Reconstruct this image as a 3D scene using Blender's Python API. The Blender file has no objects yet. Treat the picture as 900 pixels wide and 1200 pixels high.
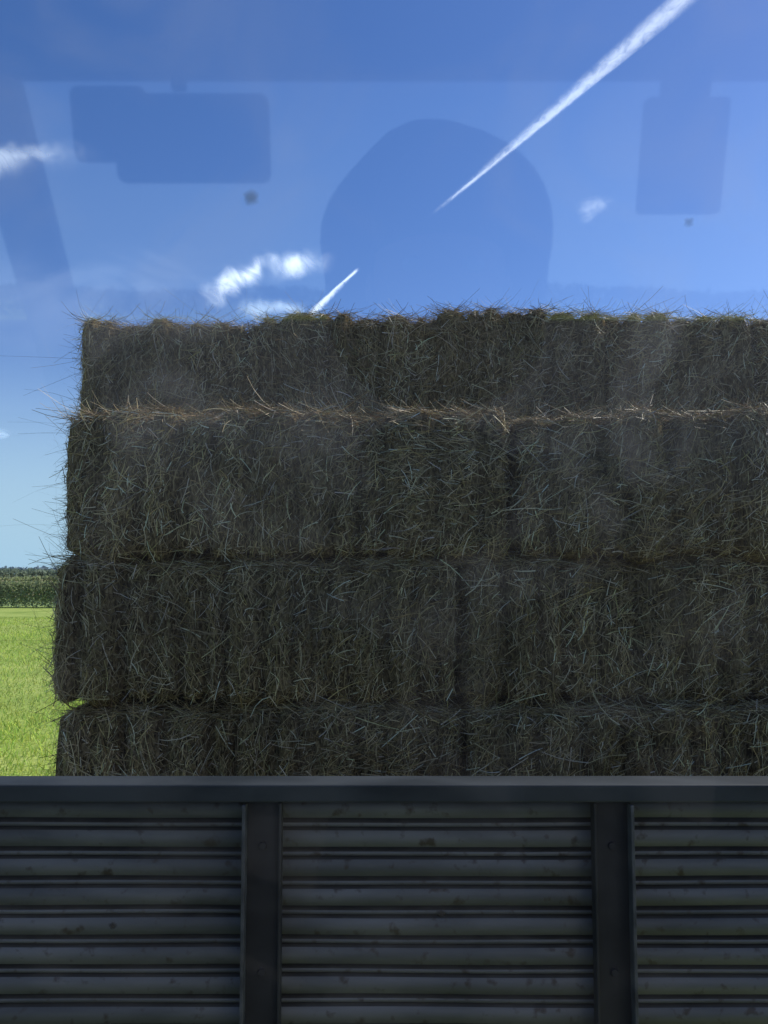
import bpy, bmesh, math, numpy as np
from mathutils import Vector
rng=np.random.default_rng(7)
scene=bpy.context.scene
scene.view_settings.view_transform='Standard'
scene.view_settings.look='None'
scene.view_settings.exposure=0
SUN_AZ,SUN_EL=62.0,42.0

# ---------------------------------------------------------------- helpers
def link(o,parent=None):
    scene.collection.objects.link(o)
    if parent: o.parent=parent
    return o
def empty(name):
    o=bpy.data.objects.new(name,None); o.empty_display_size=.1
    return link(o)
def mesh_np(name,V,F,mat=None,col=None,parent=None,smooth=False):
    me=bpy.data.meshes.new(name)
    V=np.asarray(V,dtype=np.float32); F=np.asarray(F,dtype=np.int32)
    k=F.shape[1]
    me.vertices.add(len(V)); me.vertices.foreach_set('co',V.ravel())
    me.loops.add(F.size); me.loops.foreach_set('vertex_index',F.ravel())
    me.polygons.add(len(F)); me.polygons.foreach_set('loop_start',np.arange(0,F.size,k,dtype=np.int32))
    me.update(calc_edges=True)
    if smooth: me.polygons.foreach_set('use_smooth',np.ones(len(F),dtype=bool))
    if col is not None:
        a=me.color_attributes.new('tone','FLOAT_COLOR','POINT')
        c=np.ones((len(V),4),dtype=np.float32); c[:,:3]=col
        a.data.foreach_set('color',c.ravel())
    if mat: me.materials.append(mat)
    o=bpy.data.objects.new(name,me)
    return link(o,parent)
class Geo:
    def __init__(s): s.v=[];s.f=[]
    def box(s,x0,x1,y0,y1,z0,z1):
        s.hexa([(x0,y0,z0),(x1,y0,z0),(x1,y1,z0),(x0,y1,z0),(x0,y0,z1),(x1,y0,z1),(x1,y1,z1),(x0,y1,z1)])
    def hexa(s,p):
        b=len(s.v); s.v+=list(p)
        s.f+=[(b,b+3,b+2,b+1),(b+4,b+5,b+6,b+7),(b,b+1,b+5,b+4),(b+1,b+2,b+6,b+5),(b+2,b+3,b+7,b+6),(b+3,b,b+4,b+7)]
    def lathe_x(s,cx,cy,cz,prof,n=40):
        b=len(s.v);m=len(prof)
        for i in range(n):
            a=2*math.pi*i/n
            for (xo,r) in prof: s.v.append((cx+xo,cy+r*math.cos(a),cz+r*math.sin(a)))
        for i in range(n):
            for j in range(m-1):
                s.f.append((b+i*m+j,b+i*m+j+1,b+((i+1)%n)*m+j+1,b+((i+1)%n)*m+j))
    def make(s,name,mat,parent=None,bevel=0,smooth=False,seg=2):
        me=bpy.data.meshes.new(name); me.from_pydata(s.v,[],s.f); me.update()
        me.materials.append(mat)
        o=link(bpy.data.objects.new(name,me),parent)
        if bevel:
            m=o.modifiers.new('b','BEVEL'); m.width=bevel; m.segments=seg; m.limit_method='ANGLE'
        if smooth:
            for p in me.polygons: p.use_smooth=True
        return o
def newmat(name):
    m=bpy.data.materials.new(name); m.use_nodes=True
    nt=m.node_tree; return m,nt,nt.nodes['Principled BSDF']
def N(nt,t,**kw):
    n=nt.nodes.new(t)
    for k,v in kw.items(): setattr(n,k,v)
    return n
def ramp(nt,stops):
    r=nt.nodes.new('ShaderNodeValToRGB')
    e=r.color_ramp.elements
    while len(e)<len(stops): e.new(.5)
    for i,(p,c) in enumerate(stops): e[i].position=p; e[i].color=(*c,1)
    return r
def noise_mat(name,c1,c2,scale=8,rough=.7,bump=.2,stretch=(1,1,1),metal=0,dist=.01,lo=.35,hi=.65):
    m,nt,b=newmat(name)
    tc=N(nt,'ShaderNodeNewGeometry'); mp=N(nt,'ShaderNodeMapping'); mp.inputs['Scale'].default_value=stretch
    no=N(nt,'ShaderNodeTexNoise'); no.inputs['Scale'].default_value=scale; no.inputs['Detail'].default_value=6
    nt.links.new(tc.outputs['Position'],mp.inputs[0]); nt.links.new(mp.outputs[0],no.inputs['Vector'])
    r=ramp(nt,[(lo,c1),(hi,c2)]); nt.links.new(no.outputs['Fac'],r.inputs[0]); nt.links.new(r.outputs[0],b.inputs['Base Color'])
    if bump>0:
        bp=N(nt,'ShaderNodeBump'); bp.inputs['Strength'].default_value=bump; bp.inputs['Distance'].default_value=dist
        nt.links.new(no.outputs['Fac'],bp.inputs['Height']); nt.links.new(bp.outputs[0],b.inputs['Normal'])
    b.inputs['Roughness'].default_value=rough; b.inputs['Metallic'].default_value=metal
    return m
def attr_mat(name,transl=0.0,spec=None,rough=.5):
    m,nt,b=newmat(name)
    a=N(nt,'ShaderNodeAttribute',attribute_name='tone')
    if spec is None:
        nt.nodes.remove(b); b=N(nt,'ShaderNodeBsdfDiffuse'); nt.links.new(a.outputs['Color'],b.inputs[0])
        nt.links.new(b.outputs[0],nt.nodes['Material Output'].inputs['Surface'])
    else:
        nt.links.new(a.outputs['Color'],b.inputs['Base Color']); b.inputs['Roughness'].default_value=rough
        b.inputs['Specular IOR Level'].default_value=spec
    if transl>0:
        t=N(nt,'ShaderNodeBsdfTranslucent'); nt.links.new(a.outputs['Color'],t.inputs['Color'])
        mx=N(nt,'ShaderNodeMixShader'); mx.inputs[0].default_value=transl
        nt.links.new(b.outputs[0],mx.inputs[1]); nt.links.new(t.outputs[0],mx.inputs[2])
        nt.links.new(mx.outputs[0],nt.nodes['Material Output'].inputs['Surface'])
    return m
def nrm(a): return a/np.maximum(np.linalg.norm(a,axis=-1,keepdims=True),1e-9)
def smooth_noise(P,scale,seed,oct=3):
    r=np.random.default_rng(seed); out=0; amp=1; tot=0
    for o in range(oct):
        s=0
        for k in range(5):
            w=r.normal(size=P.shape[-1]); w=w/np.linalg.norm(w)*scale*(2**o)*r.uniform(.6,1.5)
            s=s+np.sin(P@w+r.uniform(0,6.28))
        out=out+amp*s/3.2; tot+=amp; amp*=.5
    return out/tot

# ---------------------------------------------------------------- materials
straw_mat=attr_mat('hay_straw',0,.3,.5)
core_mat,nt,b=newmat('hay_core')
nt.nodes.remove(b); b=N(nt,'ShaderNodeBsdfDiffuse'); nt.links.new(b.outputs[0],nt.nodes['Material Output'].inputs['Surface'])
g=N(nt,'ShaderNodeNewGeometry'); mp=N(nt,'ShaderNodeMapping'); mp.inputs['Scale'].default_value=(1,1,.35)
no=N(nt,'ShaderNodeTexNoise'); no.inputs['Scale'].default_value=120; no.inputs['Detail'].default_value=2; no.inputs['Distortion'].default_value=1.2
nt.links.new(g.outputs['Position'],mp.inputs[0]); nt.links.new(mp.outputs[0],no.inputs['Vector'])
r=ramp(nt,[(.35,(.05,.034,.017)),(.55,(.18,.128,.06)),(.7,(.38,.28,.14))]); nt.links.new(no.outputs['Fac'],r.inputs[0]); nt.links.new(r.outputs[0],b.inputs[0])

# ---------------------------------------------------------------- straw ribbons
def ribbons(P,T,Nn,L,W,bend,col,seg=3):
    n=len(P)
    B=nrm(np.cross(T,Nn))
    V=np.zeros((n,(seg+1)*2,3),dtype=np.float32)
    tilt=rng.uniform(-1,1,(n,1))
    Wd=nrm(B+Nn*tilt)
    for i in range(seg+1):
        t=i/seg
        c=P+T*(L*t)[:,None]+B*(bend[:,0]*L*t*t)[:,None]+Nn*(bend[:,1]*L*t*t)[:,None]
        w=(W*(1-.45*t))[:,None]*.5
        V[:,2*i]=c-Wd*w; V[:,2*i+1]=c+Wd*w
    base=np.arange(n)*(seg+1)*2
    F=[]
    for i in range(seg): F.append(np.stack([base+2*i,base+2*i+1,base+2*i+3,base+2*i+2],1))
    F=np.concatenate(F)
    C=np.repeat(col[:,None,:],(seg+1)*2,axis=1)
    return V.reshape(-1,3),F,C.reshape(-1,3)

PAL=np.array([(.20,.130,.055),(.38,.272,.120),(.57,.430,.205),(.38,.315,.125),(.86,.70,.43)])
def straw_colors(n):
    k=rng.random(n)
    idx=np.searchsorted(np.cumsum([.25,.27,.23,.10,.15]),k).clip(0,4)
    return np.minimum(PAL[idx]*rng.uniform(.7,1.25,(n,1))*np.stack([np.ones(n),rng.uniform(.94,1.02,n),rng.uniform(.8,1.15,n)],1),.9)

def bale(x0,x1,y0,y1,z0,z1,dens,seed,left_open=False,top_open=False,flake=.085,rr=.045,fd=.034):
    h=np.array([(x1-x0)/2,(y1-y0)/2,(z1-z0)/2]); c=np.array([(x0+x1)/2,(y0+y1)/2,(z0+z1)/2])
    r0=np.random.default_rng(seed)
    xs=[-h[0]]
    while xs[-1]<h[0]: xs.append(xs[-1]+flake*r0.uniform(.5,1.5))
    xs=np.array(xs); off=r0.uniform(-.014,.014,len(xs)+1)
    dep=fd*r0.uniform(.4,1.4,len(xs)+1)
    def surf(q):
        inner=np.clip(q,-(h-rr),(h-rr))
        n=nrm(q-inner)
        p=inner+n*rr
        wob=.016*smooth_noise(q,9,seed+3,2)
        x=q[:,0]+wob
        i=np.clip(np.searchsorted(xs,x)-1,0,len(xs)-2)
        t=np.clip((x-xs[i])/(xs[i+1]-xs[i]),0,1)
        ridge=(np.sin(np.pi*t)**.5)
        side=1-np.abs(n[:,0])**2
        d=(-dep[i]*(1-ridge)+off[i])*side
        d=d+.014*smooth_noise(q,14,seed+5,3)
        d=d+.014*(1-(q[:,2]/h[2])**2)*side
        return p+n*d[:,None],n,ridge
    Vs=[];Fs=[];nb=0
    step=.016 if dens>0.5 else .04
    for ax in range(3):
        o=[a for a in range(3) if a!=ax]
        n1=max(4,int(2*h[o[0]]/step)); n2=max(4,int(2*h[o[1]]/step))
        A,B=np.meshgrid(np.linspace(-h[o[0]],h[o[0]],n1+1),np.linspace(-h[o[1]],h[o[1]],n2+1),indexing='ij')
        for sgn in (-1,1):
            q=np.zeros((A.size,3)); q[:,o[0]]=A.ravel(); q[:,o[1]]=B.ravel(); q[:,ax]=sgn*h[ax]
            p,n,_=surf(q); Vs.append(p)
            I=np.arange(A.size).reshape(A.shape)
            f=np.stack([I[:-1,:-1],I[1:,:-1],I[1:,1:],I[:-1,1:]],-1).reshape(-1,4)+nb
            Fs.append(f); nb+=A.size
    Vb=np.concatenate(Vs); Fb=np.concatenate(Fs)
    SV=[];SF=[];SC=[];nv=nb
    def add(P,T,Nn,L,W,bend,col,seg=3):
        nonlocal nv
        v,f,cc=ribbons(P,T,Nn,L,W,bend,col,seg); SV.append(v);SF.append(f+nv);SC.append(cc); nv+=len(v)
    faces=[(1,-1,19000),(2,1,4000),(0,-1,6000),(0,1,2000),(1,1,1500)]
    for ax,sgn,per in faces:
        o=[a for a in range(3) if a!=ax]
        area=4*h[o[0]]*h[o[1]]
        n=int(per*area*dens)
        if n<5: continue
        q=np.zeros((n,3)); q[:,o[0]]=rng.uniform(-1,1,n)*h[o[0]]; q[:,o[1]]=rng.uniform(-1,1,n)*h[o[1]]; q[:,ax]=sgn*h[ax]
        p,nn,ridge=surf(q)
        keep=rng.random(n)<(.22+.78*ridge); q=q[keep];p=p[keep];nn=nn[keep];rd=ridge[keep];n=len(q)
        e1=np.zeros(3);e1[o[0]]=1;e2=np.zeros(3);e2[o[1]]=1
        base=smooth_noise(q,7,seed+11,2)*1.3+ (np.pi/2 if ax!=2 else 0)*.55
        ang=base+rng.normal(0,.75,n)
        if ax==1:
            near=np.clip((q[:,2]-(h[2]-.06))/.05,0,1)
            ang=np.where(rng.random(n)<near*.75,rng.normal(0,.35,n),ang)
        T=e1*np.cos(ang)[:,None]+e2*np.sin(ang)[:,None]
        T=T*rng.choice([-1,1],n)[:,None]
        T=T-nn*(T*nn).sum(1,keepdims=True)
        T=nrm(T)+nn*np.abs(rng.normal(0,.2,n))[:,None]; T=nrm(T)
        L=rng.gamma(3.0,.0135,n).clip(.010,.15); W=rng.uniform(.0009,.0030,n)
        bend=np.stack([rng.normal(0,.28,n),rng.normal(-.12,.2,n)],1)
        P=p+nn*rng.uniform(-.004,.010,n)[:,None]-T*(L*.4)[:,None]
        patch=1+.40*smooth_noise(q,10,seed+21,3)[:,None]
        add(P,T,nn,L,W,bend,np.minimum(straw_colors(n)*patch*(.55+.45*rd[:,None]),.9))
        m=int(n*.035)
        if m>3:
            k=rng.integers(0,n,m); T2=nrm(nn[k]*rng.uniform(.1,.9,(m,1))+rng.normal(0,.8,(m,3)))
            L2=rng.gamma(3,.013,m).clip(.01,.09)
            add(p[k],T2,nrm(rng.normal(size=(m,3))),L2,rng.uniform(.0008,.0020,m),rng.normal(0,.5,(m,2)),np.minimum(straw_colors(m)*1.3,.9))
    m=int(1300*h[0]*2*dens)
    if m>3:
        q=np.stack([rng.uniform(-1,1,m)*h[0],-h[1]+rng.uniform(0,.05,m),np.full(m,h[2])-rng.uniform(0,.015,m)],1)
        p,nn,_=surf(q)
        ang=rng.normal(0,.4,m)+np.where(rng.random(m)<.5,0,np.pi)
        T=nrm(np.stack([np.cos(ang),rng.normal(-.2,.25,m),np.abs(np.sin(ang))*.5+rng.normal(-.05,.16,m)],1))
        L=rng.gamma(3.5,.014,m).clip(.02,.12)
        add(p,T,nrm(rng.normal(size=(m,3))),L,rng.uniform(.0009,.002,m),rng.normal(0,.35,(m,2)),straw_colors(m)*.9)
    if top_open:
        m=int(800*h[0]*2)
        q=np.stack([rng.uniform(-1,1,m)*h[0],rng.uniform(-h[1],-h[1]+.35,m),np.full(m,h[2])],1)
        p,nn,_=surf(q)
        T=nrm(np.stack([rng.normal(0,.9,m),rng.normal(0,.5,m),rng.uniform(.0,.6,m)],1))
        L=rng.gamma(1.9,.014,m).clip(.010,.075)
        add(p,T,nrm(rng.normal(size=(m,3))),L,rng.uniform(.0008,.0018,m),rng.normal(0,.5,(m,2)),straw_colors(m)*.55)
    if left_open:
        m=900
        q=np.stack([np.full(m,-h[0]),-h[1]+rng.uniform(0,.3,m),rng.uniform(-1,1,m)*h[2]],1)
        p,nn,_=surf(q)
        # wisps come away in tufts rather than evenly
        tuft=np.clip(.55+.9*smooth_noise(q,22,seed+31,2),.15,1.6)
        T=nrm(np.stack([-rng.uniform(.1,1,m),rng.normal(-.1,.4,m),rng.normal(0,.7,m)],1))
        L=(rng.gamma(1.6,.023,m)*tuft).clip(.010,.19)
        add(p,T,nrm(rng.normal(size=(m,3))),L,rng.uniform(.0008,.0019,m),rng.normal(0,.9,(m,2)),straw_colors(m)*.6,5)
    nbody=len(Fb)
    V=np.concatenate([Vb]+SV); F=np.concatenate([Fb]+SF); C=np.concatenate([np.full((len(Vb),3),.1)]+SC)
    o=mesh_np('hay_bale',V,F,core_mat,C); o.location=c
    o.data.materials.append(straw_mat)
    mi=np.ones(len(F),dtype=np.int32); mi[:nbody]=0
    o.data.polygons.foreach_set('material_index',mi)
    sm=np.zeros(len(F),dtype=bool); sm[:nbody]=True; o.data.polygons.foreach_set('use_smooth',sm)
    return o

seed=100
YF=2.12
front_rows=[
 (.825,1.205,[-.84,.19,1.22,1.58],.06),
 (1.205,1.585,[-.86,.22,1.25,1.58],.12),
 (1.585,1.965,[-.855,.21,1.24,1.58],1),
 (1.965,2.345,[-.865,.19,1.23,1.58],1),
 (2.345,2.725,[-.835,.33,1.38,1.60],1)]
for ri,(z0,z1,xb,d) in enumerate(front_rows):
    for i in range(len(xb)-1):
        seed+=17
        jy=rng.uniform(-.015,.02)+(.012 if (ri in (2,3) and i==1) else 0)
        gp=.001 if ri in (2,3) else -.003
        bale(xb[i]+gp,xb[i+1]-gp,YF+jy,YF+.46+jy,z0-.004,z1+.003,d if xb[i]<1.2 else .2,seed,left_open=(i==0 and d==1),rr=.048 if ri in (2,3) else .042,fd=.050 if ri in (2,3) else .038)
for k in range(1,5):
    for ri,(z0,z1,xb,d) in enumerate(front_rows):
        for i in range(len(xb)-1):
            seed+=17; s=.01*((k+ri)%3)
            bale(xb[i]+s,xb[i+1]+s-.008,YF+.03+.465*k,YF+.03+.465*(k+1)-.006,z0,z1,.12 if (i==0 or ri==4) else .02,seed)
tx=[-.955,-.40,.175,.70,1.19,1.62]
for k in range(2):
    for i in range(5):
        seed+=17
        dz=[0,.022,.040,.036,.03][i]
        bale(tx[i]-.008,tx[i+1]+.008,2.56+k*.98+[0,.008,-.012,.03,.035][i],3.52+k*.98,2.728,3.106+dz,1 if k==0 else .1,seed,left_open=(i==0 and k==0),top_open=(k==0),flake=.075,rr=.036)

# ---------------------------------------------------------------- trailer
def dirty_paint(name,c1,c2,rough):
    paint=noise_mat(name,c1,c2,scale=9,rough=rough,bump=0,stretch=(.6,1,3))
    nt=paint.node_tree; b=nt.nodes['Principled BSDF']
    g=N(nt,'ShaderNodeNewGeometry'); n2=N(nt,'ShaderNodeTexNoise'); n2.inputs['Scale'].default_value=45; n2.inputs['Detail'].default_value=4
    nt.links.new(g.outputs['Position'],n2.inputs['Vector'])
    r2=ramp(nt,[(.58,(0,0,0)),(.70,(1,1,1))]); nt.links.new(n2.outputs['Fac'],r2.inputs[0])
    mx=N(nt,'ShaderNodeMix',data_type='RGBA'); nt.links.new(r2.outputs[0],mx.inputs[0])
    src=b.inputs['Base Color'].links[0].from_socket; nt.links.new(src,mx.inputs[6]); mx.inputs[7].default_value=(.06,.048,.038,1)
    nt.links.new(mx.outputs[2],b.inputs['Base Color'])
    return paint
paint=dirty_paint('weathered_grey_paint',(.085,.090,.090),(.155,.160,.158),.6)
shade_m=noise_mat('groove_shade',(.022,.022,.021),(.045,.044,.04),scale=20,rough=.8,bump=0)  # groove shade put into the colour, so the rib lines read dark
frame_m=noise_mat('dark_steel',(.014,.015,.017),(.035,.036,.038),scale=14,rough=.6,bump=.2,dist=.003)
flange_m=noise_mat('pale_edge',(.04,.044,.048),(.10,.105,.11),scale=30,rough=.55,bump=.1,dist=.002)  # paler colour for one flange of each post
rail_m=noise_mat('rail_paint',(.022,.028,.031),(.050,.058,.062),scale=12,rough=.65,bump=.1,dist=.002,stretch=(.5,1,1))
rail_m.node_tree.nodes['Principled BSDF'].inputs['Specular IOR Level'].default_value=.25
wood=noise_mat('bed_planks',(.08,.06,.04),(.18,.14,.1),scale=6,stretch=(8,1,1),rough=.85)
rubber=noise_mat('tyre_rubber',(.015,.015,.015),(.035,.033,.03),scale=20,rough=.85)
trailer=empty('hay_trailer')
YH=1.25
prof=[];z=.83
while z<1.955:
    p=.0425
    prof+=[(z,0),(z+.0240,0),(z+.0246,.010),(z+.0280,.010),(z+.0288,.003),(z+.0345,.003),(z+.0353,.011),(z+.0412,.011)]
    z+=p
prof.append((z,0))
prof=[(min(a,1.966),d) for a,d in prof]
sx=np.linspace(-.86,1.6,60); V=[];F=[];MI=[]
for (zz,d) in prof:
    for x in sx:
        V.append((x,YH+.014+d+.0018*math.sin(x*5.3+zz*9)+.0012*math.sin(x*13+zz*31),zz))
m=len(sx)
for i in range(len(prof)-1):
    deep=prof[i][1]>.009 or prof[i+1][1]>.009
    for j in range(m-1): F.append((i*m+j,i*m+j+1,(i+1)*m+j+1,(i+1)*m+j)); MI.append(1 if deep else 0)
o=mesh_np('corrugated_sheet',V,F,paint,parent=trailer); o.data.materials.append(shade_m); o.data.polygons.foreach_set('material_index',np.array(MI,dtype=np.int32))
g=Geo(); g.box(-.88,1.62,YH-.022,YH+.035,1.9665,1.992); g.make('top_rail',rail_m,trailer,.003)
g=Geo(); g.box(-.88,1.62,YH-.018,YH+.03,.80,.829); g.make('bottom_rail',frame_m,trailer,.004)
g=Geo();g2=Geo()
PX=((-.70,-1),(-.179,-1),(.337,1),(.853,-1),(1.37,1))
for px,side in PX:
    g.box(px-.024,px+.024,YH-.004,YH+.006,.832,1.964)
    s=-.026 if side<0 else .026
    g2.box(px+s-.0025,px+s+.0025,YH-.024,YH+.008,.832,1.963)
    g.box(px-s-.002,px-s+.002,YH-.014,YH+.008,.832,1.9635)
g.make('posts',frame_m,trailer,.0012); g2.make('post_flanges',flange_m,trailer,.001)
g=Geo()
for px,_ in PX:
    for zz in (1.90,1.72,1.52,1.3,1.05):
        n=12; b0=len(g.v)
        for i in range(n):
            a=2*math.pi*i/n; g.v.append((px+.006*math.cos(a),YH-.004,zz+.006*math.sin(a)))
        for i in range(n):
            a=2*math.pi*i/n; g.v.append((px+.005*math.cos(a),YH-.008,zz+.005*math.sin(a)))
        for i in range(n): g.f.append((b0+i,b0+(i+1)%n,b0+n+(i+1)%n,b0+n+i))
        g.f.append(tuple(b0+n+i for i in range(n)))
g.make('bolts',frame_m,trailer)
g=Geo()
for i in range(17):
    x=-.86+i*.145
    g.box(x,x+.138,YH+.04,YH+5.2,.775,.815)
g.make('bed',wood,trailer,.003)
g=Geo(); g.box(-.1,.0,YH+.1,YH+5.1,.62,.774); g.box(.74,.84,YH+.1,YH+5.1,.62,.774)
for yy in (.3,1.3,2.3,3.3,4.3): g.box(-.86,1.6,YH+yy,YH+yy+.06,.70,.772)
g.box(-.9,-.862,YH+.04,YH+5.2,.70,.82); g.box(1.602,1.64,YH+.04,YH+5.2,.70,.82)
g.box(-.5,1.24,YH+3.16,YH+3.24,.36,.44); g.box(-.5,1.24,YH+4.06,YH+4.14,.36,.44)
g.box(-.09,-.02,YH+3.1,YH+4.2,.44,.62); g.box(.76,.83,YH+3.1,YH+4.2,.44,.62)
g.box(.33,.41,YH-.7,YH+.4,.5,.6)
g.make('chassis',frame_m,trailer,.004)
g=Geo()
for cx in (-.62,1.36):
    for cy in (3.2,4.1):
        g.lathe_x(cx,YH+cy,.4,[(-.11,.2),(-.12,.24),(-.12,.34),(-.10,.385),(-.05,.4),(.05,.4),(.10,.385),(.12,.34),(.12,.24),(.11,.2)])
g.make('tyres',rubber,trailer,smooth=True)
g=Geo()
for cx in (-.62,1.36):
    for cy in (3.2,4.1):
        g.lathe_x(cx,YH+cy,.4,[(-.10,.0),(-.10,.06),(-.05,.08),(-.05,.15),(-.112,.2),(.112,.2),(.05,.15),(.05,.08),(.10,.06),(.10,0)],24)
g.make('wheel_rims',rail_m,trailer)

# ---------------------------------------------------------------- truck cab around the viewpoint
cab=empty('truck_cab')
trim=noise_mat('cab_trim',(.02,.02,.022),(.035,.035,.038),scale=30,rough=.85,bump=0)
cabp=noise_mat('cab_paint',(.04,.05,.06),(.05,.06,.07),scale=3,rough=.45,bump=0)
fabric=noise_mat('seat_fabric',(.02,.022,.03),(.045,.045,.055),scale=120,rough=.95,bump=0)
glass,nt,b=newmat('window_glass')
nt.nodes.remove(b)
fr=N(nt,'ShaderNodeFresnel'); fr.inputs['IOR'].default_value=1.5
ml=N(nt,'ShaderNodeMath',operation='MULTIPLY'); ml.inputs[1].default_value=2.7; ml.use_clamp=True
nt.links.new(fr.outputs[0],ml.inputs[0])
tr=N(nt,'ShaderNodeBsdfTransparent'); tr.inputs[0].default_value=(.95,.97,.97,1)
gl=N(nt,'ShaderNodeBsdfGlossy'); gl.inputs['Roughness'].default_value=0.03
m1=N(nt,'ShaderNodeMixShader'); nt.links.new(ml.outputs[0],m1.inputs[0]); nt.links.new(tr.outputs[0],m1.inputs[1]); nt.links.new(gl.outputs[0],m1.inputs[2])
geo=N(nt,'ShaderNodeNewGeometry')
dn=N(nt,'ShaderNodeTexNoise'); dn.inputs['Scale'].default_value=13; dn.inputs['Detail'].default_value=5; dn.inputs['Distortion'].default_value=.8
nt.links.new(geo.outputs['Position'],dn.inputs['Vector'])
dr=N(nt,'ShaderNodeMapRange',interpolation_type='SMOOTHSTEP'); dr.inputs[1].default_value=.45; dr.inputs[2].default_value=.72; dr.inputs[3].default_value=.016; dr.inputs[4].default_value=.085
nt.links.new(dn.outputs['Fac'],dr.inputs[0])
sg=N(nt,'ShaderNodeSeparateXYZ'); nt.links.new(geo.outputs['Position'],sg.inputs[0])
zr=N(nt,'ShaderNodeMapRange',interpolation_type='SMOOTHSTEP'); zr.inputs[1].default_value=2.20; zr.inputs[2].default_value=2.40; zr.inputs[3].default_value=.14; zr.inputs[4].default_value=1
nt.links.new(sg.outputs[2],zr.inputs[0])
dm=N(nt,'ShaderNodeMath',operation='MULTIPLY'); nt.links.new(dr.outputs[0],dm.inputs[0]); nt.links.new(zr.outputs[0],dm.inputs[1])
df=N(nt,'ShaderNodeBsdfTranslucent'); df.inputs[0].default_value=(.6,.6,.6,1)
m2=N(nt,'ShaderNodeMixShader'); nt.links.new(dm.outputs[0],m2.inputs[0]); nt.links.new(m1.outputs[0],m2.inputs[1]); nt.links.new(df.outputs[0],m2.inputs[2])
nt.links.new(m2.outputs[0],nt.nodes['Material Output'].inputs['Surface'])
XL,XR=-.9,1.4
tn=math.tan(math.radians(9.5))
def gy(z): return .36-(z-2.35)*tn
ZF,ZR=.95,2.93
def pane(name,pts,mat):
    me=bpy.data.meshes.new(name); me.from_pydata(pts,[],[tuple(range(len(pts)))]); me.materials.append(mat)
    return link(bpy.data.objects.new(name,me),cab)
wl,wr,wb,wt=-.82,1.32,1.70,2.84
pane('rear_window',[(wl,gy(wb),wb),(wr,gy(wb),wb),(wr,gy(wt),wt),(wl,gy(wt),wt)],glass)
mud,nt,b=newmat('mud_film')
tp=N(nt,'ShaderNodeBsdfTransparent'); mx=N(nt,'ShaderNodeMixShader'); b.inputs['Base Color'].default_value=(.02,.018,.015,1); b.inputs['Roughness'].default_value=.9
at=N(nt,'ShaderNodeAttribute',attribute_name='film')
nt.links.new(at.outputs['Fac'],mx.inputs[0]); nt.links.new(tp.outputs[0],mx.inputs[1]); nt.links.new(b.outputs[0],mx.inputs[2]); nt.links.new(mx.outputs[0],nt.nodes['Material Output'].inputs['Surface'])
r5=np.random.default_rng(12); V=[];F=[];A=[]
spots=[(-.0575,2.462,.0036,.6),(.132,2.452,.0024,.4),(-.127,2.136,.0020,.9),(.027,2.142,.0026,.9),(-.131,2.088,.0015,.8)]
spots+=[(r5.uniform(-.8,1.3),r5.uniform(1.75,2.8),r5.uniform(.0005,.0013),.5) for _ in range(70)]
for (x,z,r_,al) in spots:
    b0=len(V); V.append((x,gy(z)+.0012,z)); A.append(al); n=12
    for ring,fa in ((.45,al*.8),(1.0,0)):
        for i in range(n):
            a=2*math.pi*i/n; q=r_*ring*r5.uniform(.75,1.2); zz=z+q*math.sin(a)
            V.append((x+q*math.cos(a)*1.1,gy(zz)+.0012,zz)); A.append(fa)
    for i in range(n):
        j=(i+1)%n; F.append((b0,b0+1+i,b0+1+j)); F.append((b0+1+i,b0+1+n+i,b0+1+n+j,b0+1+j))
me=bpy.data.meshes.new('mud_flecks'); me.from_pydata(V,[],F); a=me.attributes.new('film','FLOAT','POINT'); a.data.foreach_set('value',A); me.materials.append(mud); link(bpy.data.objects.new('mud_flecks',me),cab)
def slab(g,x0,x1,z0,z1,t=.05):
    g.hexa([(x0,gy(z0)-t/2,z0),(x1,gy(z0)-t/2,z0),(x1,gy(z0)+t/2,z0),(x0,gy(z0)+t/2,z0),(x0,gy(z1)-t/2,z1),(x1,gy(z1)-t/2,z1),(x1,gy(z1)+t/2,z1),(x0,gy(z1)+t/2,z1)])
g=Geo(); slab(g,XL,XR,ZF,wb-.002); slab(g,XL,wl-.002,wb,wt); slab(g,wr+.002,XR,wb,wt); slab(g,XL,XR,wt+.002,ZR)
g.make('rear_panel',cabp,cab,.004)
g=Geo(); g.box(XL-.02,XR+.02,-1.28,gy(ZR)+.05,ZR+.002,ZR+.06); g.make('roof',cabp,cab,.02)
g=Geo(); g.box(XL-.02,XR+.02,-2.2,.60,ZF-.06,ZF-.002); g.make('floor',trim,cab)
def wy(z): return -1.18-(2.86-z)*.45
g=Geo()
def wslab(x0,x1,z0,z1,t=.06):
    g.hexa([(x0,wy(z0)-t,z0),(x1,wy(z0)-t,z0),(x1,wy(z0),z0),(x0,wy(z0),z0),(x0,wy(z1)-t,z1),(x1,wy(z1)-t,z1),(x1,wy(z1),z1),(x0,wy(z1),z1)])
wslab(XL,-.78,1.95,2.87); wslab(1.26,XR,1.95,2.87); wslab(XL,XR,2.872,ZR); wslab(XL,XR,ZF,1.948)
g.make('windscreen_surround',cabp,cab,.004)
g=Geo(); g.box(XL+.05,XR-.05,-1.60,-1.05,1.55,2.0); g.box(-.62,-.22,-1.5,-1.08,1.99,2.09); g.make('dashboard',trim,cab,.05,seg=4)
for x in (XL,XR):
    g=Geo(); s=.025
    g.box(x-s,x+s,-1.62,.50,ZF,1.98)
    g.box(x-s,x+s,.10,.26,1.982,ZR); g.box(x-s,x+s,-1.2,.098,2.80,ZR)
    g.make('side_door',cabp,cab,.006)
g=Geo(); g.box(-.485,-.205,-.90,-.865,2.622,2.772); g.make('mirror_head',trim,cab,.032,seg=5)
g=Geo(); g.box(-.375,-.350,-.885,-.865,2.774,ZR); g.make('mirror_stem',trim,cab,.004)
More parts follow.
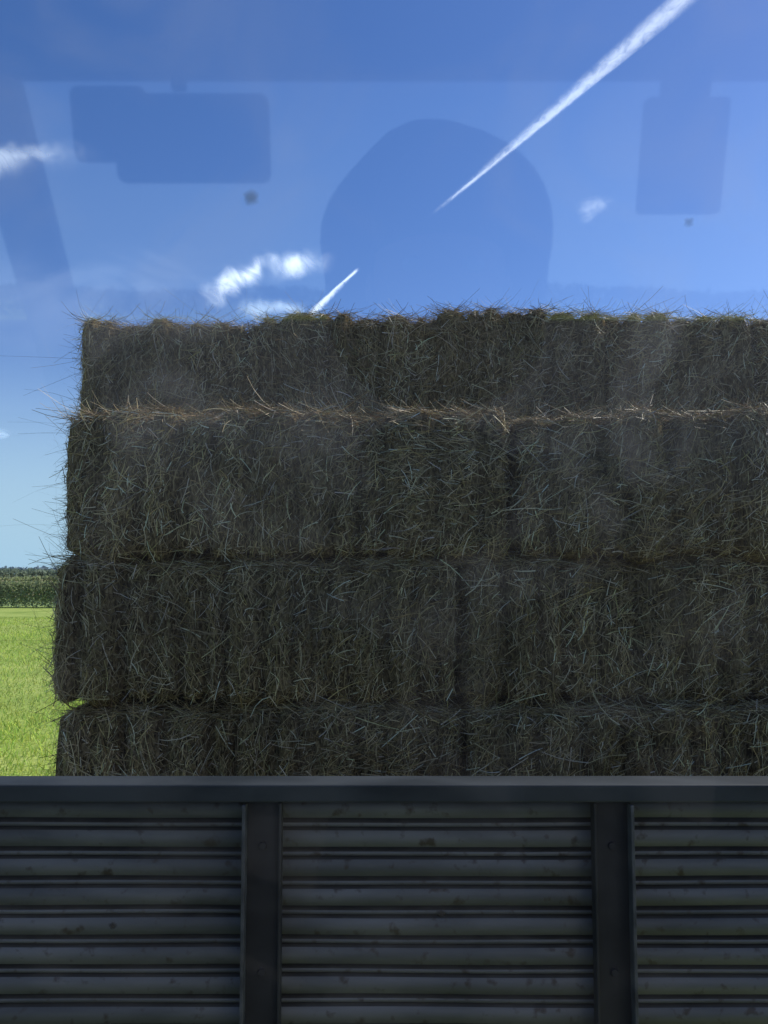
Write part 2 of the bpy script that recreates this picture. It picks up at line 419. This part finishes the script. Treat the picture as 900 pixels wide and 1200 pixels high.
g=Geo(); g.box(-.66,-.50,-1.19,-1.15,2.70,2.85); g.make('sun_visor',trim,cab,.03,seg=4)
g=Geo(); g.box(.50,.66,-1.02,-.98,2.58,2.79); g.box(.53,.62,-1.02,-.98,2.77,2.83); g.box(.56,.58,-1.02,-.98,2.82,ZR); g.make('folded_sun_visor',trim,cab,.045,seg=6)
def seat(cx,hh):
    g=Geo(); g.box(cx-.25,cx+.25,-1.0,-.50,1.25,1.42); g.box(cx-.24,cx+.24,-.50,-.38,1.42,2.0); g.make('seat',fabric,cab,.05,seg=4)
    g=Geo(); g.box(cx-.11,cx+.11,-.48,-.40,2.05,hh); g.box(cx-.06,cx-.045,-.46,-.44,1.95,2.1); g.box(cx+.045,cx+.06,-.46,-.44,1.95,2.1); g.make('headrest',fabric,cab,.03,seg=4)
seat(.78,2.26); seat(-.55,2.26)

# ---------------------------------------------------------------- photographer kneeling in the cab, facing back
skin,nt,b=newmat('skin'); b.inputs['Base Color'].default_value=(.45,.28,.2,1); b.inputs['Roughness'].default_value=.5
cloth=noise_mat('dark_jumper',(.02,.022,.03),(.03,.033,.045),scale=60,rough=.95,bump=0)
hair=noise_mat('hair',(.02,.013,.008),(.04,.028,.015),scale=90,rough=.7,bump=0,stretch=(1,1,.1))
per=empty('photographer')
def skinned(name,pts,edges,rad,mat,root=0,lv=2):
    me=bpy.data.meshes.new(name); me.from_pydata(pts,edges,[]); me.materials.append(mat)
    o=link(bpy.data.objects.new(name,me),per)
    m=o.modifiers.new('skin','SKIN')
    bpy.context.view_layer.objects.active=o
    bpy.context.view_layer.update()
    if len(me.skin_vertices):
        for i,r_ in enumerate(rad):
            me.skin_vertices[0].data[i].radius=(r_,r_)
        me.skin_vertices[0].data[root].use_root=True
    s=o.modifiers.new('sub','SUBSURF'); s.levels=lv; s.render_levels=lv
    return o
hx,hy,hz=.065,-.30,2.46
pts=[(hx,hy-.05,1.50),(hx,hy-.05,1.72),(hx,hy-.04,1.95),(hx,hy-.03,2.14),(hx,hy-.01,2.27),
 (hx-.19,hy-.03,2.13),(hx-.27,hy+.02,1.90),(hx-.10,hy+.16,2.13),
 (hx+.19,hy-.03,2.13),(hx+.29,hy+.02,1.90),(hx+.12,hy+.16,2.13),
 (hx-.11,hy-.05,1.42),(hx-.14,hy+.25,1.12),(hx-.14,hy-.12,1.02),(hx+.11,hy-.05,1.42),(hx+.14,hy+.25,1.12),(hx+.14,hy-.12,1.02)]
ed=[(0,1),(1,2),(2,3),(3,4),(3,5),(5,6),(6,7),(3,8),(8,9),(9,10),(0,11),(11,12),(12,13),(0,14),(14,15),(15,16)]
rad=[.15,.14,.15,.11,.055,.075,.05,.035,.075,.05,.035,.10,.07,.05,.10,.07,.05]
skinned('body',pts,ed,rad,cloth)
def blob(name,c,r,mat,fn=None,seg=32):
    bm=bmesh.new(); bmesh.ops.create_uvsphere(bm,u_segments=seg,v_segments=seg//2,radius=1)
    for v in bm.verts:
        p=v.co.copy()
        if fn: p=fn(p)
        v.co=Vector((c[0]+p.x*r[0],c[1]+p.y*r[1],c[2]+p.z*r[2]))
    for f in bm.faces: f.smooth=True
    me=bpy.data.meshes.new(name); bm.to_mesh(me); me.materials.append(mat); bm.free()
    return link(bpy.data.objects.new(name,me),per)
def headf(p):
    k=1-.22*max(0,-p.z)
    q=Vector((p.x*k,p.y*(1-.1*max(0,-p.z)),p.z))
    if p.y>.7 and abs(p.x)<.18 and -.35<p.z<.15: q.y+=.16*(1-abs(p.x)/.18)
    return q
blob('head',(hx,hy,hz-.02),(.078,.098,.125),skin,headf,48)
def hoodf(p):
    s=1+.03*math.sin(p.x*5+p.z*3)+.02*math.sin(p.y*7+p.x*4)
    q=p*s
    if p.y>.30: q.y=.30+.15*(p.y-.3)
    if p.z<-.2: q.x*=1+.35*(-p.z-.2); q.z*=1.15
    if p.z>0: q.x*=1+.22*p.z
    return q
blob('hood',(hx+.004,hy-.035,hz+.00),(.138,.125,.158),cloth,hoodf,40)
blob('hair',(hx,hy-.005,hz+.045),(.084,.098,.085),hair,None,32)
eyew=noise_mat('eye_white',(.5,.5,.5),(.6,.6,.6),bump=0)
for s in (-1,1):
    blob('ear',(hx+s*.08,hy-.005,hz-.03),(.012,.02,.032),skin)
    blob('eye',(hx+s*.032,hy+.086,hz-.005),(.013,.011,.009),eyew)
blob('lips',(hx,hy+.090,hz-.075),(.025,.010,.008),skin)
g=Geo(); g.box(-.036,.036,-.035,-.028,2.165,2.285); g.make('phone',trim,per,.003)
for s in (-1,1):
    px=s*.055
    blob('dark_palm',(px,-.06,2.16),(.018,.03,.045),cloth)  # dark cloth added over the hands to keep their reflection dark
    for f in range(4):
        z=2.135+f*.020
        skinned('finger_%d'%f,[(px,-.065,z),(px+s*.006,-.035,z),(px-s*.006,-.020,z+.002),(px-s*.022,-.020,z+.003)],[(0,1),(1,2),(2,3)],[.010,.009,.008,.007],cloth,lv=1)
    skinned('thumb',[(px,-.075,2.14),(px-s*.008,-.062,2.175),(px-s*.022,-.045,2.195)],[(0,1),(1,2)],[.012,.010,.009],cloth,lv=1)

# ---------------------------------------------------------------- ground
gm,nt,b=newmat('meadow')
geo=N(nt,'ShaderNodeNewGeometry'); sep=N(nt,'ShaderNodeSeparateXYZ'); nt.links.new(geo.outputs['Position'],sep.inputs[0])
n1=N(nt,'ShaderNodeTexNoise'); n1.inputs['Scale'].default_value=.35; n1.inputs['Detail'].default_value=8; n1.inputs['Roughness'].default_value=.65
n2=N(nt,'ShaderNodeTexNoise'); n2.inputs['Scale'].default_value=14; n2.inputs['Detail'].default_value=4
nt.links.new(geo.outputs['Position'],n1.inputs['Vector']); nt.links.new(geo.outputs['Position'],n2.inputs['Vector'])
r1=ramp(nt,[(.3,(.28,.37,.08)),(.5,(.41,.50,.12)),(.7,(.55,.60,.18))]); nt.links.new(n1.outputs['Fac'],r1.inputs[0])
r2=ramp(nt,[(.3,(.6,.65,.55)),(.6,(1.1,1.1,1.0))]); nt.links.new(n2.outputs['Fac'],r2.inputs[0])
mu=N(nt,'ShaderNodeMix',data_type='RGBA',blend_type='MULTIPLY'); mu.inputs[0].default_value=1
nt.links.new(r1.outputs[0],mu.inputs[6]); nt.links.new(r2.outputs[0],mu.inputs[7])
vo=N(nt,'ShaderNodeTexVoronoi'); vo.inputs['Scale'].default_value=.006
nt.links.new(geo.outputs['Position'],vo.inputs['Vector'])
sc=N(nt,'ShaderNodeSeparateColor'); nt.links.new(vo.outputs['Color'],sc.inputs[0])
rf=ramp(nt,[(.0,(.50,.43,.22)),(.6,(.25,.33,.11)),(.85,(.50,.43,.23))]); rf.color_ramp.interpolation='CONSTANT'
nt.links.new(sc.outputs[0],rf.inputs[0])
cmp=N(nt,'ShaderNodeMath',operation='GREATER_THAN'); cmp.inputs[1].default_value=59; nt.links.new(sep.outputs['Y'],cmp.inputs[0])
mf=N(nt,'ShaderNodeMix',data_type='RGBA'); nt.links.new(cmp.outputs[0],mf.inputs[0]); nt.links.new(mu.outputs[2],mf.inputs[6]); nt.links.new(rf.outputs[0],mf.inputs[7])
nt.links.new(mf.outputs[2],b.inputs['Base Color']); b.inputs['Roughness'].default_value=.9; b.inputs['Specular IOR Level'].default_value=.1
g=Geo(); g.v=[(-4000,-4000,0),(4000,-4000,0),(4000,4000,0),(-4000,4000,0)]; g.f=[(0,1,2,3)]; g.make('ground',gm)
dark_ground=noise_mat('added_ground_dark',(.045,.045,.048),(.08,.08,.08),scale=3,rough=.9,bump=0)  # unseen dark ground, added ahead of the cab to tone the window reflection
g=Geo(); g.v=[(-60,-95,.004),(60,-95,.004),(60,-1.5,.004),(-60,-1.5,.004)]; g.f=[(0,1,2,3)]; g.make('added_ground',dark_ground)

grass_m=attr_mat('grass_blade',.3)
n=70000
d=rng.uniform(4**.5,44**.5,n)**2
x=-d*rng.uniform(.2,.75,n)
z=smooth_noise(np.stack([x,d],1),1.1,4,3)
hgt=(.05+.06*np.clip(z+.3,0,1.5))*rng.uniform(.6,1.4,n)
P=np.stack([x,d,np.zeros(n)],1); T=nrm(np.stack([rng.normal(0,.35,n),rng.normal(0,.35,n),np.ones(n)],1))
gc=np.array([(.46,.59,.12)])*rng.uniform(.65,1.35,(n,1))*np.stack([rng.uniform(.85,1.25,n),np.ones(n),np.ones(n)],1)*(1+.28*z[:,None])
v,f,c=ribbons(P,T,nrm(rng.normal(size=(n,3))*[1,1,.1]),hgt,rng.uniform(.006,.012,n)*(1+d/25),rng.normal(0,.3,(n,2)),np.minimum(gc,.9),seg=2)
mesh_np('grass',v,f,grass_m,c)

leaf_m=attr_mat('foliage',.4)
def leaf_mass(name,segs,y0,dep,hfun,size,cols,seed):
    r=np.random.default_rng(seed)
    x=np.concatenate([r.uniform(a,b_,n) for a,b_,n in segs]); n=len(x); H=hfun(x); t=r.random(n)**.6
    w=dep*np.sqrt(np.clip(1-t**3,0.05,1))
    y=y0+w*r.uniform(-1,1,n)/2; z=H*t
    c=np.stack([x,y,z],1)+r.normal(0,size*.4,(n,3)); c[:,2]=np.maximum(c[:,2],.02)
    a=nrm(r.normal(size=(n,3))); bb=nrm(np.cross(a,r.normal(size=(n,3))))
    s=(size*r.uniform(.5,1.3,n))[:,None]
    V=np.stack([c-a*s,c-bb*s*.6,c+a*s,c+bb*s*.6],1).reshape(-1,3)
    F=np.arange(n*4).reshape(-1,4)
    cl=np.array(cols)[r.integers(0,len(cols),n)]*(.8+.3*(smooth_noise(c,1.2/size*.15,seed,2)[:,None]*.5+.5))
    return mesh_np(name,V,F,leaf_m,np.repeat(cl,4,axis=0))
gcols=[(.34,.40,.18),(.40,.45,.22),(.46,.48,.26),(.32,.37,.18)]
gcols2=[(.12,.15,.06),(.15,.18,.07)]
def hh(a,b,s,k):
    return lambda x: a+b*smooth_noise(np.stack([x,x*0],1),k,s,4)
leaf_mass('hedge',[(-75,-38,12000),(-38,-16,30000),(-16,75,22000)],57.5,1.8,hh(1.74,.10,3,.5),.09,gcols,1)
leaf_mass('hedge',[(-170,170,20000)],150,3,hh(1.5,.5,5,.2),.35,gcols,2)
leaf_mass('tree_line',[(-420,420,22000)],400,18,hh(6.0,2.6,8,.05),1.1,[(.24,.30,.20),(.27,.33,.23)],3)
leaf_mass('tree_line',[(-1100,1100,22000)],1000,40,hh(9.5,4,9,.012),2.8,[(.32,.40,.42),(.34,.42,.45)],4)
leaf_mass('tree_line',[(-160,160,20000)],-120,10,hh(3.6,1.6,12,.09),.5,gcols2,6)

# ---------------------------------------------------------------- world
w=bpy.data.worlds.new('World'); scene.world=w; w.use_nodes=True; nt=w.node_tree
bg=nt.nodes['Background']; bg.inputs[1].default_value=.13
sky=N(nt,'ShaderNodeTexSky',sky_type='NISHITA'); sky.sun_disc=False
sky.sun_elevation=math.radians(SUN_EL); sky.sun_rotation=math.radians(SUN_AZ)
sky.air_density=1.0; sky.dust_density=.3; sky.ozone_density=3.0; sky.altitude=100
hs=N(nt,'ShaderNodeHueSaturation'); hs.inputs['Saturation'].default_value=1.24; nt.links.new(sky.outputs[0],hs.inputs['Color'])
tint=N(nt,'ShaderNodeMix',data_type='RGBA',blend_type='MULTIPLY'); tint.inputs[0].default_value=1; tint.inputs[7].default_value=(1.10,.95,1.14,1)
nt.links.new(hs.outputs[0],tint.inputs[6])
tc=N(nt,'ShaderNodeTexCoord'); sp=N(nt,'ShaderNodeSeparateXYZ'); nt.links.new(tc.outputs['Generated'],sp.inputs[0])
mr=N(nt,'ShaderNodeMapRange',interpolation_type='SMOOTHERSTEP'); nt.links.new(sp.outputs[2],mr.inputs[0])
mr.inputs[1].default_value=-.02; mr.inputs[2].default_value=.32; mr.inputs[3].default_value=1; mr.inputs[4].default_value=0
hz_=N(nt,'ShaderNodeMix',data_type='RGBA'); nt.links.new(mr.outputs[0],hz_.inputs[0]); nt.links.new(tint.outputs[2],hz_.inputs[6]); hz_.inputs[7].default_value=(3.5,5.4,7.0,1)
nt.links.new(hz_.outputs[2],bg.inputs[0])

# ---------------------------------------------------------------- clouds and contrails: thin sheets high up
def dirv(az,el):
    az,el=math.radians(az),math.radians(el)
    return Vector((math.sin(az)*math.cos(el),math.cos(az)*math.cos(el),math.sin(el)))
def cloud(name,p,q,hw0,hw1,alt,dens,nscale=3,stretch=(1,1),lo=.35,hi=.65,ends=.2,distort=.5,seedz=0,warp=0.0,edge=.1,fade0=None):
    A=dirv(*p);B=dirv(*q); A=A*(alt/A.z);B=B*(alt/B.z)
    C=(A+B)/2; t=(B-A).normalized(); s=C.normalized().cross(t).normalized()
    wa,wb_=hw0*A.length,hw1*B.length
    pts=[A-s*wa,B-s*wb_,B+s*wb_,A+s*wa]
    me=bpy.data.meshes.new(name); me.from_pydata([tuple(v) for v in pts],[],[(0,1,2,3)])
    uv=me.uv_layers.new(name='uv')
    for i,c_ in enumerate([(0,0),(1,0),(1,1),(0,1)]): uv.data[i].uv=c_
    m,nt,b=newmat(name+'_vapour'); nt.nodes.remove(b)
    u=N(nt,'ShaderNodeUVMap',uv_map='uv'); sp=N(nt,'ShaderNodeSeparateXYZ'); nt.links.new(u.outputs[0],sp.inputs[0])
    mp=N(nt,'ShaderNodeMapping'); mp.inputs['Scale'].default_value=(stretch[0],stretch[1],1); mp.inputs['Location'].default_value=(seedz,seedz*.7,0)
    nt.links.new(u.outputs[0],mp.inputs[0])
    no=N(nt,'ShaderNodeTexNoise'); no.inputs['Scale'].default_value=nscale; no.inputs['Detail'].default_value=9; no.inputs['Roughness'].default_value=.55; no.inputs['Distortion'].default_value=distort
    nt.links.new(mp.outputs[0],no.inputs['Vector'])
    def mt(op,a,b_=None):
        n=N(nt,'ShaderNodeMath',operation=op)
        for i,v in enumerate((a,b_)):
            if v is None: continue
            if hasattr(v,'links'): nt.links.new(v,n.inputs[i])
            else: n.inputs[i].default_value=v
        return n.outputs[0]
    def ss(x,a,b_):
        n=N(nt,'ShaderNodeMapRange',interpolation_type='SMOOTHSTEP'); nt.links.new(x,n.inputs[0]); n.inputs[1].default_value=a; n.inputs[2].default_value=b_; return n.outputs[0]
    nw=N(nt,'ShaderNodeTexNoise'); nw.inputs['Scale'].default_value=nscale*.6; nw.inputs['Detail'].default_value=2; nt.links.new(mp.outputs[0],nw.inputs['Vector'])
    yv=mt('ADD',sp.outputs[1],mt('MULTIPLY',mt('SUBTRACT',nw.outputs['Fac'],.5),warp))
    ay=mt('ABSOLUTE',mt('SUBTRACT',mt('MULTIPLY',yv,2.0),1.0))
    ay0=mt('ABSOLUTE',mt('SUBTRACT',mt('MULTIPLY',sp.outputs[1],2.0),1.0))
    ex=mt('MULTIPLY',ss(sp.outputs[0],0,fade0 or ends),mt('SUBTRACT',1.0,ss(sp.outputs[0],1-ends,1)))
    ey=mt('MULTIPLY',mt('SUBTRACT',1.0,ss(ay,edge,.95)),mt('SUBTRACT',1.0,ss(ay0,.6,1.0)))
    body=mt('MULTIPLY',ex,ey)
    fac=ss(mt('ADD',no.outputs['Fac'],mt('MULTIPLY',mt('SUBTRACT',body,.5),.35)),lo,hi)
    al=mt('MULTIPLY',mt('MULTIPLY',fac,body),dens)
    df=N(nt,'ShaderNodeBsdfDiffuse'); df.inputs[0].default_value=(.95,.95,.95,1)
    tl=N(nt,'ShaderNodeBsdfTranslucent'); tl.inputs[0].default_value=(.98,.98,.98,1)
    ad=N(nt,'ShaderNodeAddShader'); nt.links.new(df.outputs[0],ad.inputs[0]); nt.links.new(tl.outputs[0],ad.inputs[1])
    tp=N(nt,'ShaderNodeBsdfTransparent'); mx=N(nt,'ShaderNodeMixShader')
    nt.links.new(al,mx.inputs[0]); nt.links.new(tp.outputs[0],mx.inputs[1]); nt.links.new(ad.outputs[0],mx.inputs[2])
    nt.links.new(mx.outputs[0],nt.nodes['Material Output'].inputs['Surface'])
    me.materials.append(m)
    return link(bpy.data.objects.new(name,me))
cloud('contrail',(3.0,24.0),(24.5,36.2),.0035,.016,2600,.33,5,(7,.7),.10,.8,.03,.8,3.1,.08,.0,.22)
cloud('contrail',(-5.4,17.6),(-1.7,21.0),.007,.0032,2500,.50,4,(3,.7),.1,.7,.1,.6,1.7,.1,.0)
cloud('cloud',(-13.8,17.7),(-6.0,22.4),.026,.026,2000,.60,2.0,(3.6,.6),.30,.92,.4,1.0,5.2,.7,.0)
cloud('cloud',(-9.0,20.4),(-3.2,21.7),.024,.022,2040,.62,1.8,(2.4,.6),.20,.88,.5,.8,9.4,.5,.0)
cloud('cloud',(-11.4,18.3),(-4.4,17.7),.026,.018,2080,.50,2.0,(2.4,.7),.25,.85,.35,1.0,2.6,.6,.0)
cloud('cloud',(-32,23.2),(-19.0,26.7),.030,.020,2120,.34,2.2,(3.4,.6),.20,.90,.45,1.2,7.7,.6,.0)
cloud('cloud',(13.2,23.6),(16.6,24.4),.018,.012,2140,.13,2.2,(1.6,.9),.25,.85,.4,1.6,6.1,.7,.0)
cloud('cloud',(-30,9.2),(-24.0,8.7),.014,.010,1200,.7,2.4,(1.6,1.0),.36,.7,.3,1.0,4.3,.4,.0)
cloud('cirrus_cloud',(-34,14),(-6,21),.08,.07,2300,.07,2.2,(2.4,1.0),.3,.9,.4,1.2,8.3,.5,.0)

sd=bpy.data.lights.new('sun','SUN'); sd.energy=4.5; sd.angle=math.radians(.5); sd.color=(1,.95,.86)
so=link(bpy.data.objects.new('sun',sd)); so.rotation_euler=dirv(SUN_AZ,SUN_EL).to_track_quat('Z','Y').to_euler(); so.location=(20,20,30)

cd=bpy.data.cameras.new('camera'); co=link(bpy.data.objects.new('camera',cd))
cd.sensor_fit='VERTICAL'; cd.sensor_height=24; cd.lens=24*960/1200; cd.clip_start=.02; cd.clip_end=20000
co.location=(0,0,2.3); co.rotation_euler=(math.radians(90+4.35),0,0)
scene.camera=co
